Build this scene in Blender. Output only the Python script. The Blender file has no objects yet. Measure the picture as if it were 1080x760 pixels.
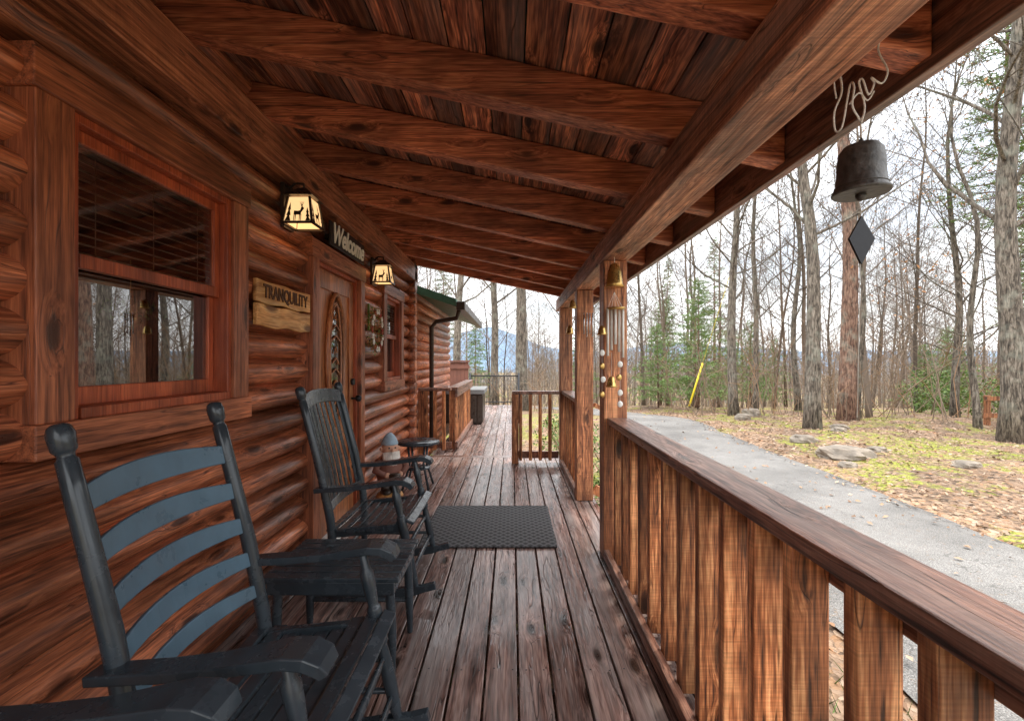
import bpy, math, random
from mathutils import Vector, noise
R=random.Random(7)
S=bpy.context.scene
F=480.0
def P(px,py,d): return Vector(((px-540)/F*d, d, 1.32-(py-380)/F*d))

# ------------------------------------------------------------ mesh builder
class MB:
    def __init__(s): s.v=[];s.f=[];s.m=[];s.sm=[]
    def add(s,vs,fs,mat=0,smooth=False):
        b=len(s.v); s.v+= [tuple(v) for v in vs]
        for f in fs:
            s.f.append(tuple(i+b for i in f)); s.m.append(mat); s.sm.append(smooth)
    def box(s,x0,x1,y0,y1,z0,z1,mat=0):
        s.add([(x0,y0,z0),(x1,y0,z0),(x1,y1,z0),(x0,y1,z0),(x0,y0,z1),(x1,y0,z1),(x1,y1,z1),(x0,y1,z1)],
          [(0,3,2,1),(4,5,6,7),(0,1,5,4),(1,2,6,5),(2,3,7,6),(3,0,4,7)],mat)
    def hexa(s,vs,mat=0):
        s.add(vs,[(0,3,2,1),(4,5,6,7),(0,1,5,4),(1,2,6,5),(2,3,7,6),(3,0,4,7)],mat)
    def tube(s,pts,rad,n=8,mat=0,cap=True,smooth=True):
        pts=[Vector(p) for p in pts]; k=len(pts)
        if not hasattr(rad,'__len__'): rad=[rad]*k
        vs=[];fs=[]; u=None
        for i in range(k):
            t=(pts[min(i+1,k-1)]-pts[max(i-1,0)])
            if t.length<1e-9: t=Vector((0,0,1))
            t.normalize()
            if u is None:
                a=Vector((0,0,1)) if abs(t.z)<.9 else Vector((1,0,0)); u=t.cross(a).normalized()
            else:
                u=(u-t*u.dot(t))
                if u.length<1e-6: u=t.cross(Vector((1,0,.3)))
                u.normalize()
            w=t.cross(u)
            for j in range(n):
                a=2*math.pi*j/n
                vs.append(pts[i]+(u*math.cos(a)+w*math.sin(a))*rad[i])
        for i in range(k-1):
            for j in range(n):
                a=i*n+j;b=i*n+(j+1)%n
                fs.append((a,b,b+n,a+n))
        if cap and n>3:
            fs.append(tuple(range(n-1,-1,-1))); fs.append(tuple((k-1)*n+j for j in range(n)))
        s.add(vs,fs,mat,smooth)
        if cap and n>3: s.sm[-1]=False; s.sm[-2]=False
    def sweep(s,pts,ws,hs,side,mat=0,smooth=False):
        pts=[Vector(p) for p in pts];k=len(pts)
        if not hasattr(ws,'__len__'): ws=[ws]*k
        if not hasattr(hs,'__len__'): hs=[hs]*k
        sd=Vector(side).normalized(); vs=[];fs=[]
        for i in range(k):
            t=(pts[min(i+1,k-1)]-pts[max(i-1,0)]).normalized()
            n=t.cross(sd).normalized()
            a=sd*ws[i]/2; b=n*hs[i]/2
            vs+=[pts[i]-a-b,pts[i]+a-b,pts[i]+a+b,pts[i]-a+b]
        for i in range(k-1):
            for j in range(4):
                a=i*4+j;b=i*4+(j+1)%4
                fs.append((a,b,b+4,a+4))
        fs.append((3,2,1,0)); e=(k-1)*4; fs.append((e,e+1,e+2,e+3))
        s.add(vs,fs,mat,smooth)
    def lathe(s,c,prof,n=20,mat=0):
        c=Vector(c); s.tube([c+Vector((0,0,z)) for r,z in prof],[max(r,.0005) for r,z in prof],n,mat)
    def ball(s,c,r,mat=0,n=10,sc=(1,1,1)):
        c=Vector(c);vs=[];fs=[];k=n//2+1
        for i in range(k):
            th=math.pi*i/(k-1)
            for j in range(n):
                a=2*math.pi*j/n
                vs.append(c+Vector((math.sin(th)*math.cos(a)*r*sc[0],math.sin(th)*math.sin(a)*r*sc[1],math.cos(th)*r*sc[2])))
        for i in range(k-1):
            for j in range(n):
                a=i*n+j;b=i*n+(j+1)%n
                fs.append((a,a+n,b+n,b))
        s.add(vs,fs,mat,True)
    def obj(s,name,mats,parent=None,bevel=0,loc=None):
        me=bpy.data.meshes.new(name); me.from_pydata(s.v,[],s.f)
        if not isinstance(mats,(list,tuple)): mats=[mats]
        for m in mats: me.materials.append(m)
        me.polygons.foreach_set('material_index',s.m); me.polygons.foreach_set('use_smooth',s.sm)
        me.update()
        o=bpy.data.objects.new(name,me); S.collection.objects.link(o)
        if parent: o.parent=parent
        if loc: o.location=loc
        if bevel:
            b=o.modifiers.new('b','BEVEL'); b.width=bevel; b.segments=2; b.limit_method='ANGLE'; b.angle_limit=.6
        return o
def empty(name,parent=None):
    o=bpy.data.objects.new(name,None); o.empty_display_size=.2; S.collection.objects.link(o)
    if parent:o.parent=parent
    return o

# ------------------------------------------------------------ materials
def newmat(name):
    m=bpy.data.materials.new(name); m.use_nodes=True; nt=m.node_tree
    return m,nt,nt.nodes['Principled BSDF']
def nd(nt,t,**k):
    n=nt.nodes.new(t)
    for a,b in k.items(): setattr(n,a,b)
    return n
def ramp(nt,src,stops,interp='LINEAR'):
    r=nd(nt,'ShaderNodeValToRGB'); r.color_ramp.interpolation=interp
    e=r.color_ramp.elements
    while len(e)<len(stops): e.new(.5)
    for i,(p,c) in enumerate(stops):
        e[i].position=p; e[i].color=(c,c,c,1) if isinstance(c,(int,float)) else (c[0],c[1],c[2],1)
    nt.links.new(src,r.inputs[0]); return r.outputs[0]
def nz(nt,vec,scale,detail=4,rough=.55,dist=0):
    n=nd(nt,'ShaderNodeTexNoise'); n.inputs['Scale'].default_value=scale; n.inputs['Detail'].default_value=detail
    n.inputs['Roughness'].default_value=rough; n.inputs['Distortion'].default_value=dist
    if vec is not None: nt.links.new(vec,n.inputs['Vector'])
    return n.outputs[0]
def mathn(nt,op,a,b=None,c=None,clamp=False):
    n=nd(nt,'ShaderNodeMath',operation=op); n.use_clamp=clamp
    for i,x in enumerate((a,b,c)):
        if x is None: continue
        if isinstance(x,(int,float)): n.inputs[i].default_value=x
        else: nt.links.new(x,n.inputs[i])
    return n.outputs[0]
def mixc(nt,fac,a,b,mode='MIX'):
    n=nd(nt,'ShaderNodeMix',data_type='RGBA',blend_type=mode)
    for s,x in ((0,fac),(6,a),(7,b)):
        if isinstance(x,(int,float)): n.inputs[s].default_value=x
        elif isinstance(x,(tuple,list)): n.inputs[s].default_value=(x[0],x[1],x[2],1)
        else: nt.links.new(x,n.inputs[s])
    return n.outputs[2]
def mapping(nt,vec,sc):
    m=nd(nt,'ShaderNodeMapping'); m.inputs['Scale'].default_value=sc; nt.links.new(vec,m.inputs['Vector']); return m.outputs[0]
def bump(nt,h,strength,dist,b):
    n=nd(nt,'ShaderNodeBump'); n.inputs['Strength'].default_value=strength; n.inputs['Distance'].default_value=dist
    nt.links.new(h,n.inputs['Height']); nt.links.new(n.outputs[0],b.inputs['Normal'])

def wood(name,dark,mid,light,axis,rough=(.3,.55),grain=26,knots=True,saw=0,island=.5,bmp=.5,wet=False,gray=0,K=1.,grayc=(.34,.27,.23),checks=.8,al=1.6,con=1.):
    dark,mid,light=[tuple(min(.8,c*K) for c in q) for q in (dark,mid,light)]
    m,nt,b=newmat(name)
    tc=nd(nt,'ShaderNodeTexCoord').outputs['Object']
    ri=nd(nt,'ShaderNodeNewGeometry').outputs['Random Per Island']
    off=nd(nt,'ShaderNodeCombineXYZ')
    nt.links.new(mathn(nt,'MULTIPLY',ri,37.),off.inputs[0]); nt.links.new(mathn(nt,'MULTIPLY',ri,91.),off.inputs[1]); nt.links.new(mathn(nt,'MULTIPLY',ri,53.),off.inputs[2])
    va=nd(nt,'ShaderNodeVectorMath',operation='ADD'); nt.links.new(tc,va.inputs[0]); nt.links.new(off.outputs[0],va.inputs[1]); v=va.outputs[0]
    def sc(al,ac): return tuple(al if i==axis else ac for i in range(3))
    if knots:
        vo=nd(nt,'ShaderNodeTexVoronoi'); vo.inputs['Scale'].default_value=1; nt.links.new(mapping(nt,v,sc(2.6,7)),vo.inputs['Vector'])
        kd=vo.outputs['Distance']
        kb=ramp(nt,kd,[(.0,1.),(.34,0.)])
        sv_=nd(nt,'ShaderNodeCombineXYZ'); kk=mathn(nt,'MULTIPLY',kb,.035)
        for i in range(3):
            if i!=axis: nt.links.new(kk,sv_.inputs[i])
        v2=nd(nt,'ShaderNodeVectorMath',operation='ADD'); nt.links.new(v,v2.inputs[0]); nt.links.new(sv_.outputs[0],v2.inputs[1]); vg=v2.outputs[0]
    else: vg=v
    g=nz(nt,mapping(nt,vg,sc(al,grain*2.6)),1,4,.62,.15)
    g2=nz(nt,mapping(nt,vg,sc(10,grain*9)),1,1,.6,0)
    pt=nz(nt,mapping(nt,v,sc(1.8,5)),1,4,.65,.2)
    gg=mathn(nt,'ADD',mathn(nt,'MULTIPLY',g,.66),mathn(nt,'MULTIPLY',g2,.34))
    c=ramp(nt,gg,[(.49-.12*con,dark),(.49,mid),(.49+.13*con,light)])
    tone=ramp(nt,pt,[(.3,.45),(.7,1.45)])
    c=mixc(nt,1.,c,tone,'MULTIPLY')
    iv=mathn(nt,'ADD',mathn(nt,'MULTIPLY',ri,island*1.3),1-island*.65)
    cc=nd(nt,'ShaderNodeCombineColor')
    for i in range(3): nt.links.new(iv,cc.inputs[i])
    c=mixc(nt,1.,c,cc.outputs[0],'MULTIPLY')
    if gray:
        gm=ramp(nt,nz(nt,mapping(nt,v,sc(.8,9)),1,4,.7),[(.42,0.),(.66,gray)])
        c=mixc(nt,gm,c,grayc)
    h=gg
    if checks:
        ck=nz(nt,mapping(nt,vg,sc(1.1,grain*1.1)),1,2,.5,.3)
        ln=ramp(nt,mathn(nt,'ABSOLUTE',mathn(nt,'SUBTRACT',ck,.56)),[(.0,1.),(.012,0.)])
        ln=mathn(nt,'MULTIPLY',ln,ramp(nt,pt,[(.44,0.),(.52,checks)]))
        c=mixc(nt,ln,c,tuple(q*.35 for q in dark))
        h=mathn(nt,'SUBTRACT',gg,mathn(nt,'MULTIPLY',ln,.5))
    if knots:
        k=ramp(nt,mathn(nt,'ADD',kd,mathn(nt,'MULTIPLY',g,.12)),[(.14,.95),(.19,.75),(.22,.35),(.30,0.)])
        c=mixc(nt,k,c,tuple(q*.45 for q in dark))
    if saw:
        sv=nz(nt,mapping(nt,v,sc(150,3)),1,2,.5)
        h=mathn(nt,'ADD',h,mathn(nt,'MULTIPLY',sv,saw))
        c=mixc(nt,saw*.6,c,ramp(nt,sv,[(.35,.45),(.65,1.5)]),'MULTIPLY')
    nt.links.new(c,b.inputs['Base Color'])
    if wet: rr=ramp(nt,nz(nt,mapping(nt,v,sc(1.4,5)),1,4,.7),[(.35,rough[0]),(.62,rough[1])])
    else: rr=ramp(nt,gg,[(.35,rough[1]),(.65,rough[0])])
    nt.links.new(rr,b.inputs['Roughness'])
    bump(nt,h,bmp,.006,b)
    return m
def plain(name,c,rough=.5,metal=0,var=.25,sc=20,bmp=.1,emit=None,es=0):
    m,nt,b=newmat(name)
    tc=nd(nt,'ShaderNodeTexCoord').outputs['Object']
    n=nz(nt,tc,sc,4,.6)
    t=ramp(nt,n,[(.3,1-var),(.7,1+var)])
    nt.links.new(mixc(nt,1.,c,t,'MULTIPLY'),b.inputs['Base Color'])
    nt.links.new(ramp(nt,n,[(.3,max(.05,rough-.12)),(.7,min(1,rough+.12))]),b.inputs['Roughness'])
    b.inputs['Metallic'].default_value=metal
    if bmp: bump(nt,n,bmp,.01,b)
    if emit:
        b.inputs['Emission Color'].default_value=(*emit,1); b.inputs['Emission Strength'].default_value=es
    return m
def islandmat(name,cols,rough=.8,K=1):
    m,nt,b=newmat(name)
    ri=nd(nt,'ShaderNodeNewGeometry').outputs['Random Per Island']
    k=len(cols)
    c=ramp(nt,ri,[(i/(k-1),tuple(q*K for q in cc)) for i,cc in enumerate(cols)])
    nt.links.new(c,b.inputs['Base Color']); b.inputs['Roughness'].default_value=rough
    return m

M={}
M['log']=wood('log_wood',(.045,.013,.007),(.16,.048,.021),(.31,.108,.05),1,(.24,.44),20,island=.55,bmp=.6,K=2.35,gray=.15,grayc=(.36,.21,.14),con=1.15)
M['trimz']=wood('trim_wood_vertical',(.055,.017,.008),(.15,.046,.021),(.25,.085,.038),2,(.35,.55),22,island=.25,K=2.1,con=1.2)
M['trimy']=wood('trim_wood_long',(.055,.017,.008),(.15,.046,.021),(.25,.085,.038),1,(.35,.55),22,island=.25,K=2.1,con=1.2)
M['redz']=wood('red_window_wood',(.12,.024,.01),(.22,.046,.018),(.31,.078,.03),2,(.3,.45),30,knots=False,island=.15,K=1.7,checks=0,con=1.3)
M['rafter']=wood('rafter_wood',(.055,.016,.008),(.20,.057,.026),(.36,.135,.064),0,(.38,.58),20,island=.35,K=2.2,bmp=.55,con=1.2)
M['ledger']=wood('ledger_wood',(.05,.016,.008),(.17,.056,.026),(.30,.12,.058),1,(.4,.6),20,island=.2,K=1.9,saw=.2,con=1.2)
M['ceil']=wood('ceiling_boards',(.018,.008,.006),(.12,.038,.02),(.34,.135,.065),1,(.4,.65),15,island=1.05,gray=.4,K=2.1,al=1.3)
M['beam']=wood('beam_wood',(.05,.02,.012),(.19,.074,.038),(.38,.185,.10),1,(.45,.7),20,saw=.35,island=.2,gray=.6,K=2.1,con=1.1)
M['post']=wood('post_wood',(.045,.017,.01),(.19,.07,.03),(.38,.175,.08),2,(.4,.6),20,saw=.3,island=.5,K=1.7,con=1.1)
M['bal']=wood('baluster_wood',(.04,.014,.007),(.26,.09,.033),(.55,.26,.115),2,(.4,.6),15,saw=.42,island=.65,K=1.5,con=1.15)
M['cap']=wood('rail_cap_wood',(.022,.010,.008),(.14,.056,.034),(.30,.15,.10),1,(.26,.48),18,saw=.15,island=.2,gray=.4,K=1.4)
dkc=((.014,.0085,.007),(.088,.047,.038),(.20,.13,.108))
M['deck']=wood('deck_boards',*dkc,1,(.04,.28),15,island=.5,bmp=.6,wet=True,gray=.7,K=2.0,grayc=(.36,.31,.29),con=1.1)
M['deckx']=wood('deck_boards_cross',*dkc,0,(.04,.28),15,island=.5,bmp=.6,wet=True,gray=.7,K=2.0,grayc=(.36,.31,.29),con=1.1)
M['sign']=wood('sign_wood',(.3,.12,.035),(.52,.25,.08),(.68,.38,.15),1,(.4,.6),14,island=.2,K=1.25,checks=.3)
M['door']=wood('door_wood',(.10,.03,.012),(.22,.075,.028),(.34,.14,.055),2,(.25,.4),22,island=.2,knots=False,K=1.9,checks=0)
M['black']=plain('black_paint',(.034,.045,.055),.24,0,.18,14,.03)
M['slate']=plain('slate_blue_paint',(.09,.16,.22),.33,0,.14,10,.03)
M['dark']=plain('dark_metal',(.03,.03,.033),.4,.6)
M['rustiron']=plain('cast_iron',(.10,.095,.09),.5,.6,.4,60,.3)
M['rope']=plain('cotton_rope',(.8,.77,.72),.9,0,.2,200,.5)
M['brass']=plain('brass',(.6,.4,.14),.3,.9)
M['silver']=plain('aluminium_tube',(.65,.65,.65),.3,.9)
M['white']=plain('white_paint',(.8,.79,.75),.5,0,.1)
M['ivory']=plain('ivory_letters',(.85,.82,.72),.6,0,.1)
M['letters']=plain('burned_letters',(.09,.035,.015),.7)
M['roof']=plain('green_metal_roof',(.045,.14,.09),.4,.0)
M['gutter']=plain('bronze_gutter',(.05,.036,.028),.35,.3)
M['green']=plain('green_plastic',(.02,.30,.12),.4)
M['yellow']=plain('yellow_plastic',(.75,.58,.03),.5)
M['rock']=plain('rock',(.2,.165,.13),.85,0,.5,5,.8)
M['room']=plain('dark_room',(.05,.035,.028),.8)
M['amber']=plain('amber_shade',(.7,.45,.2),.5,0,.1,20,0,(1.,.62,.28),1.1)
M['shed']=plain('brown_siding',(.2,.08,.055),.7,0,.2,6)
M['cover']=plain('tub_cover',(.16,.16,.16),.7)
M['beige']=plain('beige_stone',(.8,.75,.68),.75)
M['redp']=plain('red_paint',(.35,.05,.03),.6)
M['skin']=plain('painted_face',(.65,.36,.24),.6)
M['blind']=plain('blind_slat',(.85,.66,.52),.4)
M['blue']=plain('pale_blue_paint',(.35,.48,.58),.5)
M['leafg']=islandmat('green_leaves',[(.05,.10,.02),(.09,.17,.03),(.17,.25,.04),(.07,.13,.025)],.6)
M['needle']=islandmat('pine_needles',[(.08,.14,.04),(.14,.24,.06),(.22,.31,.07),(.10,.18,.05)],.6)
M['leafb']=islandmat('dead_leaves',[(.16,.09,.05),(.38,.24,.14),(.27,.18,.115),(.44,.32,.23),(.33,.165,.08),(.13,.08,.05)],.8)
M['leafo']=islandmat('orange_leaves',[(.42,.18,.06),(.55,.3,.13),(.45,.2,.08)],.7)
M['twig']=islandmat('brush_stems',[(.12,.09,.065),(.32,.24,.17),(.2,.14,.10),(.32,.18,.09)],.9)
M['farw']=islandmat('far_woods',[(.14,.12,.11),(.26,.23,.21),(.19,.15,.12),(.30,.27,.25),(.19,.20,.14)],1)

def bark(name,a,b_,c_):
    m,nt,b=newmat(name)
    tc=nd(nt,'ShaderNodeTexCoord').outputs['Object']
    n=nz(nt,mapping(nt,tc,(24,24,4.5)),1,5,.7,.6)
    l=nz(nt,tc,2.5,3,.6)
    c=ramp(nt,n,[(.38,a),(.5,b_),(.62,c_)])
    c=mixc(nt,ramp(nt,l,[(.52,0.),(.68,.5)]),c,(.32,.33,.27))
    nt.links.new(c,b.inputs['Base Color']); b.inputs['Roughness'].default_value=.9
    bump(nt,n,1.,.05,b); return m
M['bark']=bark('grey_bark',(.03,.023,.018),(.13,.104,.08),(.28,.235,.19))
M['bark2']=bark('pine_bark',(.045,.024,.017),(.20,.11,.078),(.35,.22,.155))
def fbark():
    m,nt,b=newmat('distant_bark')
    rnd=nd(nt,'ShaderNodeObjectInfo').outputs['Random']
    nt.links.new(ramp(nt,rnd,[(0,(.07,.052,.04)),(.5,(.20,.155,.12)),(1,(.13,.088,.062))]),b.inputs['Base Color']); b.inputs['Roughness'].default_value=.9
    return m
M['barkf']=fbark()

def glassmat():
    m=bpy.data.materials.new('window_glass'); m.use_nodes=True; nt=m.node_tree; nt.nodes.clear()
    o=nd(nt,'ShaderNodeOutputMaterial'); mx=nd(nt,'ShaderNodeMixShader'); t=nd(nt,'ShaderNodeBsdfTransparent'); g=nd(nt,'ShaderNodeBsdfGlossy')
    g.inputs['Roughness'].default_value=.01; t.inputs[0].default_value=(.85,.88,.88,1)
    f=nd(nt,'ShaderNodeFresnel'); f.inputs[0].default_value=4.2
    nt.links.new(f.outputs[0],mx.inputs[0]); nt.links.new(t.outputs[0],mx.inputs[1]); nt.links.new(g.outputs[0],mx.inputs[2]); nt.links.new(mx.outputs[0],o.inputs[0])
    return m
M['glass']=glassmat()
def matmat():
    m,nt,b=newmat('rubber_mat')
    tc=nd(nt,'ShaderNodeTexCoord').outputs['Object']
    r=nd(nt,'ShaderNodeMapping'); r.inputs['Rotation'].default_value=(0,0,math.radians(45)); r.inputs['Scale'].default_value=(22,22,1); nt.links.new(tc,r.inputs['Vector'])
    ck=nd(nt,'ShaderNodeTexVoronoi',distance='CHEBYCHEV'); ck.inputs['Randomness'].default_value=0; ck.inputs['Scale'].default_value=1; nt.links.new(r.outputs[0],ck.inputs['Vector'])
    c=ramp(nt,ck.outputs['Distance'],[(.25,(.02,.02,.022)),(.45,(.12,.12,.125))])
    nt.links.new(c,b.inputs['Base Color']); b.inputs['Roughness'].default_value=.75
    bump(nt,ck.outputs['Distance'],.6,.006,b); return m
M['mat']=matmat()
def groundmat():
    m,nt,b=newmat('leaf_litter_ground')
    tc=nd(nt,'ShaderNodeTexCoord').outputs['Object']
    va=nd(nt,'ShaderNodeVectorMath',operation='ADD'); nt.links.new(tc,va.inputs[0]); 
    wn=nd(nt,'ShaderNodeTexNoise'); wn.inputs['Scale'].default_value=9; nt.links.new(tc,wn.inputs['Vector'])
    vs=nd(nt,'ShaderNodeVectorMath',operation='SCALE'); vs.inputs['Scale'].default_value=.12; nt.links.new(wn.outputs['Color'],vs.inputs[0]); nt.links.new(vs.outputs[0],va.inputs[1])
    vo=nd(nt,'ShaderNodeTexVoronoi'); vo.inputs['Scale'].default_value=17; nt.links.new(va.outputs[0],vo.inputs['Vector'])
    se=nd(nt,'ShaderNodeSeparateColor'); nt.links.new(vo.outputs['Color'],se.inputs[0])
    c=ramp(nt,se.outputs[0],[(0,(.08,.05,.03)),(.3,(.20,.125,.075)),(.6,(.31,.205,.135)),(.85,(.27,.145,.07)),(1,(.39,.29,.21))])
    c=mixc(nt,1.,c,ramp(nt,nz(nt,tc,.7,4,.65),[(.3,.5),(.7,1.25)]),'MULTIPLY')
    ms=mathn(nt,'MULTIPLY',ramp(nt,nz(nt,mapping(nt,tc,(.9,.6,1)),1,6,.72),[(.505,0.),(.57,.97)]),ramp(nt,nz(nt,tc,9,4,.75),[(.42,0.),(.52,1.)]))
    c=mixc(nt,ms,c,ramp(nt,nz(nt,tc,30,2),[(.35,(.12,.13,.018)),(.65,(.33,.34,.04))]))
    nt.links.new(c,b.inputs['Base Color']); b.inputs['Roughness'].default_value=.95
    bump(nt,mathn(nt,'ADD',vo.outputs['Distance'],wn.outputs[0]),.8,.05,b); return m
M['ground']=groundmat()
def asphalt():
    m,nt,b=newmat('asphalt')
    tc=nd(nt,'ShaderNodeTexCoord').outputs['Object']
    n=nz(nt,tc,110,3,.75); n2=nz(nt,tc,.9,5,.65); 
    c=ramp(nt,n,[(.35,(.065,.06,.056)),(.5,(.15,.142,.132)),(.68,(.34,.32,.30))])
    c=mixc(nt,1.,c,ramp(nt,n2,[(.3,.6),(.7,1.25)]),'MULTIPLY')
    vc=nd(nt,'ShaderNodeTexVoronoi',feature='DISTANCE_TO_EDGE'); vc.inputs['Scale'].default_value=.8; 
    dv=nd(nt,'ShaderNodeVectorMath',operation='ADD'); nt.links.new(tc,dv.inputs[0]); q=nd(nt,'ShaderNodeTexNoise'); q.inputs['Scale'].default_value=2.5; nt.links.new(tc,q.inputs['Vector']); nt.links.new(q.outputs['Color'],dv.inputs[1]); nt.links.new(dv.outputs[0],vc.inputs['Vector'])
    c=mixc(nt,ramp(nt,vc.outputs['Distance'],[(0.,.6),(.008,0.)]),c,(.04,.037,.033))
    dl=ramp(nt,nz(nt,tc,22,4,.75),[(.60,0.),(.66,1.)])
    c=mixc(nt,mathn(nt,'MULTIPLY',dl,.6),c,(.2,.125,.07))
    nt.links.new(c,b.inputs['Base Color']); b.inputs['Roughness'].default_value=.85
    bump(nt,n,.5,.006,b); return m
M['asphalt']=asphalt()
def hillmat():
    m,nt,b=newmat('haze_blue_ridge')
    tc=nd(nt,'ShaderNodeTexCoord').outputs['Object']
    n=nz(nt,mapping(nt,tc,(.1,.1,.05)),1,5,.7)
    c=ramp(nt,n,[(.35,(.08,.13,.19)),(.55,(.11,.165,.235)),(.7,(.14,.195,.265))])  # blue of aerial haze is put into the ridge colour itself
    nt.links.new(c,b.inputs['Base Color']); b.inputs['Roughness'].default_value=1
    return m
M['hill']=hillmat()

# ------------------------------------------------------------ HOUSE
house=empty('log_cabin_house')
XB=-1.44
wins=[dict(y0=1.26,y1=2.28,z0=1.04,z1=2.20),dict(y0=4.70,y1=5.55,z0=1.0,z1=2.14)]
doorr=dict(y0=2.99,y1=4.04,z0=-.05,z1=2.13)
WEND=5.95
mb=MB(); p=.148; z=-.30; i=0
while z<2.85:
    cuts=[]
    for o in wins+[doorr]:
        if z+p>o['z0']+.05 and z<o['z1']-.05: cuts.append((o['y0']+.07,o['y1']-.07))
    cuts.sort(); spans=[];a=-1.6
    for c0,c1 in cuts: spans.append((a,c0)); a=c1
    spans.append((a,WEND))
    for (a,bb) in spans:
        L=bb-a; n=max(2,int(L/.12)); K=13; vs=[];fs=[]
        for k in range(n+1):
            y=a+L*k/n
            for j in range(K):
                t=j/(K-1)
                w=.009*noise.noise(Vector((i*7.3,y*1.7,t*2)))+.005*noise.noise(Vector((i*3.3,y*6,t*5)))
                vs.append((XB+.10*max(0,math.sin(math.pi*t))**.6+w*math.sin(math.pi*t),y,z+p*t))
        for k in range(n):
            for j in range(K-1):
                q=k*K+j; fs.append((q,q+1,q+K+1,q+K))
        mb.add(vs,fs,0,True)
    z+=p; i+=1
mb.obj('log_walls',M['log'],house)
mb=MB()
mb.box(-6,XB-.005,WEND-.1,WEND,-.5,2.9)
mb.box(-6,XB-.005,-1.6,-1.5,-.5,2.9)
mb.box(-6,-5.9,-1.5,WEND-.1,-.5,2.9)
for (a,bb,z0,z1) in [(-1.5,1.36,-.5,2.9),(2.18,3.09,-.5,2.9),(3.94,4.78,-.5,2.9),(5.47,WEND-.1,-.5,2.9),(1.36,2.18,-.5,1.12),(1.36,2.18,2.12,2.9),(3.09,3.94,2.06,2.9),(3.09,3.94,-.5,0),(4.78,5.47,-.5,1.08),(4.78,5.47,2.06,2.9)]:
    mb.box(XB-.10,XB-.003,a,bb,z0,z1)
mb.box(-5.9,XB-.1,-1.5,WEND-.1,-.05,-.02)
mb.box(-5.9,XB-.1,-1.5,WEND-.1,2.9,2.95)
mb.obj('inner_walls',M['room'],house)
mb=MB(); z=-.30
while z<2.8:
    mb.tube([(-1.47,WEND+.08,z+p/2),(-1.27,WEND+.08,z+p/2)],[.073,.073],12)
    z+=p
mb.obj('corner_log_ends',M['log'],house)

def window(w,blinds,nm):
    y0,y1,z0,z1=w['y0'],w['y1'],w['z0'],w['z1']; c=.115
    e=empty(nm,house)
    mb=MB()
    mb.box(-1.435,-1.318,y0,y0+c,z0+.10,z1-.12); mb.box(-1.435,-1.318,y1-c,y1,z0+.10,z1-.12)
    mb.obj('side_casings',M['trimz'],e,.004)
    mb=MB(); mb.box(-1.435,-1.312,y0-.01,y1+.01,z1-.12,z1); mb.box(-1.435,-1.308,y0-.01,y1+.01,z0,z0+.10)
    mb.obj('head_and_sill',M['trimy'],e,.004)
    a,b,u,v=y0+c,y1-c,z0+.10,z1-.12
    mb=MB()
    mb.box(-1.45,-1.335,a,a+.028,u,v); mb.box(-1.45,-1.335,b-.028,b,u,v); mb.box(-1.45,-1.335,a+.028,b-.028,v-.028,v)
    mb.box(-1.45,-1.325,a+.028,b-.028,u,u+.035)
    a+=.028;b-=.028;v-=.028;u+=.035
    zm=(u+v)/2
    mb.box(-1.40,-1.375,a,a+.035,zm,v); mb.box(-1.40,-1.375,b-.035,b,zm,v); mb.box(-1.40,-1.375,a+.035,b-.035,v-.04,v); mb.box(-1.40,-1.365,a+.035,b-.035,zm,zm+.045)
    mb.box(-1.43,-1.402,a,a+.035,u,zm+.04); mb.box(-1.43,-1.402,b-.035,b,u,zm+.04); mb.box(-1.43,-1.402,a+.035,b-.035,u,u+.06)
    mb.obj('sashes',M['redz'],e,.003)
    mb=MB()
    mb.add([(-1.388,a+.035,zm+.045),(-1.388,b-.035,zm+.045),(-1.388,b-.035,v-.04),(-1.388,a+.035,v-.04)],[(0,1,2,3)])
    mb.add([(-1.416,a+.035,u+.06),(-1.416,b-.035,u+.06),(-1.416,b-.035,zm),(-1.416,a+.035,zm)],[(0,1,2,3)])
    mb.obj('panes',M['glass'],e)
    if blinds:
        mb=MB(); z=v-.05
        mb.box(-1.425,-1.396,a+.01,b-.01,v-.045,v-.005)
        while z>zm-.0:
            mb.hexa([(-1.42,a+.01,z),(-1.397,a+.01,z-.008),(-1.397,b-.01,z-.008),(-1.42,b-.01,z),(-1.42,a+.01,z+.005),(-1.397,a+.01,z-.002),(-1.397,b-.01,z-.002),(-1.42,b-.01,z+.005)])
            z-=.03
        for yy in (a+.12,b-.12,(a+b)/2): mb.tube([(-1.394,yy,v-.02),(-1.394,yy,zm+.02)],.0022,4)
        mb.obj('wooden_blind',M['blind'],e)
        mb=MB()
        c0=Vector((-1.50,(a+b)/2+.02,zm-.1))
        mb.tube([c0+Vector((0,0,.2)),c0+Vector((0,0,.03))],.002,4,1)
        for q in range(90):
            d=Vector((R.gauss(0,.03),R.gauss(0,.04),R.gauss(0,.018))); s_=.022
            mb.add([c0+d,c0+d+Vector((0,s_,R.uniform(-.01,.01))),c0+d+Vector((R.uniform(-.01,.01),s_/2,s_))],[(0,1,2)],0)
        mb.lathe(c0+Vector((0,0,-.03)),[(.01,-.03),(.035,-.02),(.04,.02)],10,1)
        mb.obj('hanging_planter',[M['leafg'],M['brass']],e)
window(wins[0],True,'double_hung_window'); window(wins[1],True,'double_hung_window')

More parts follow.
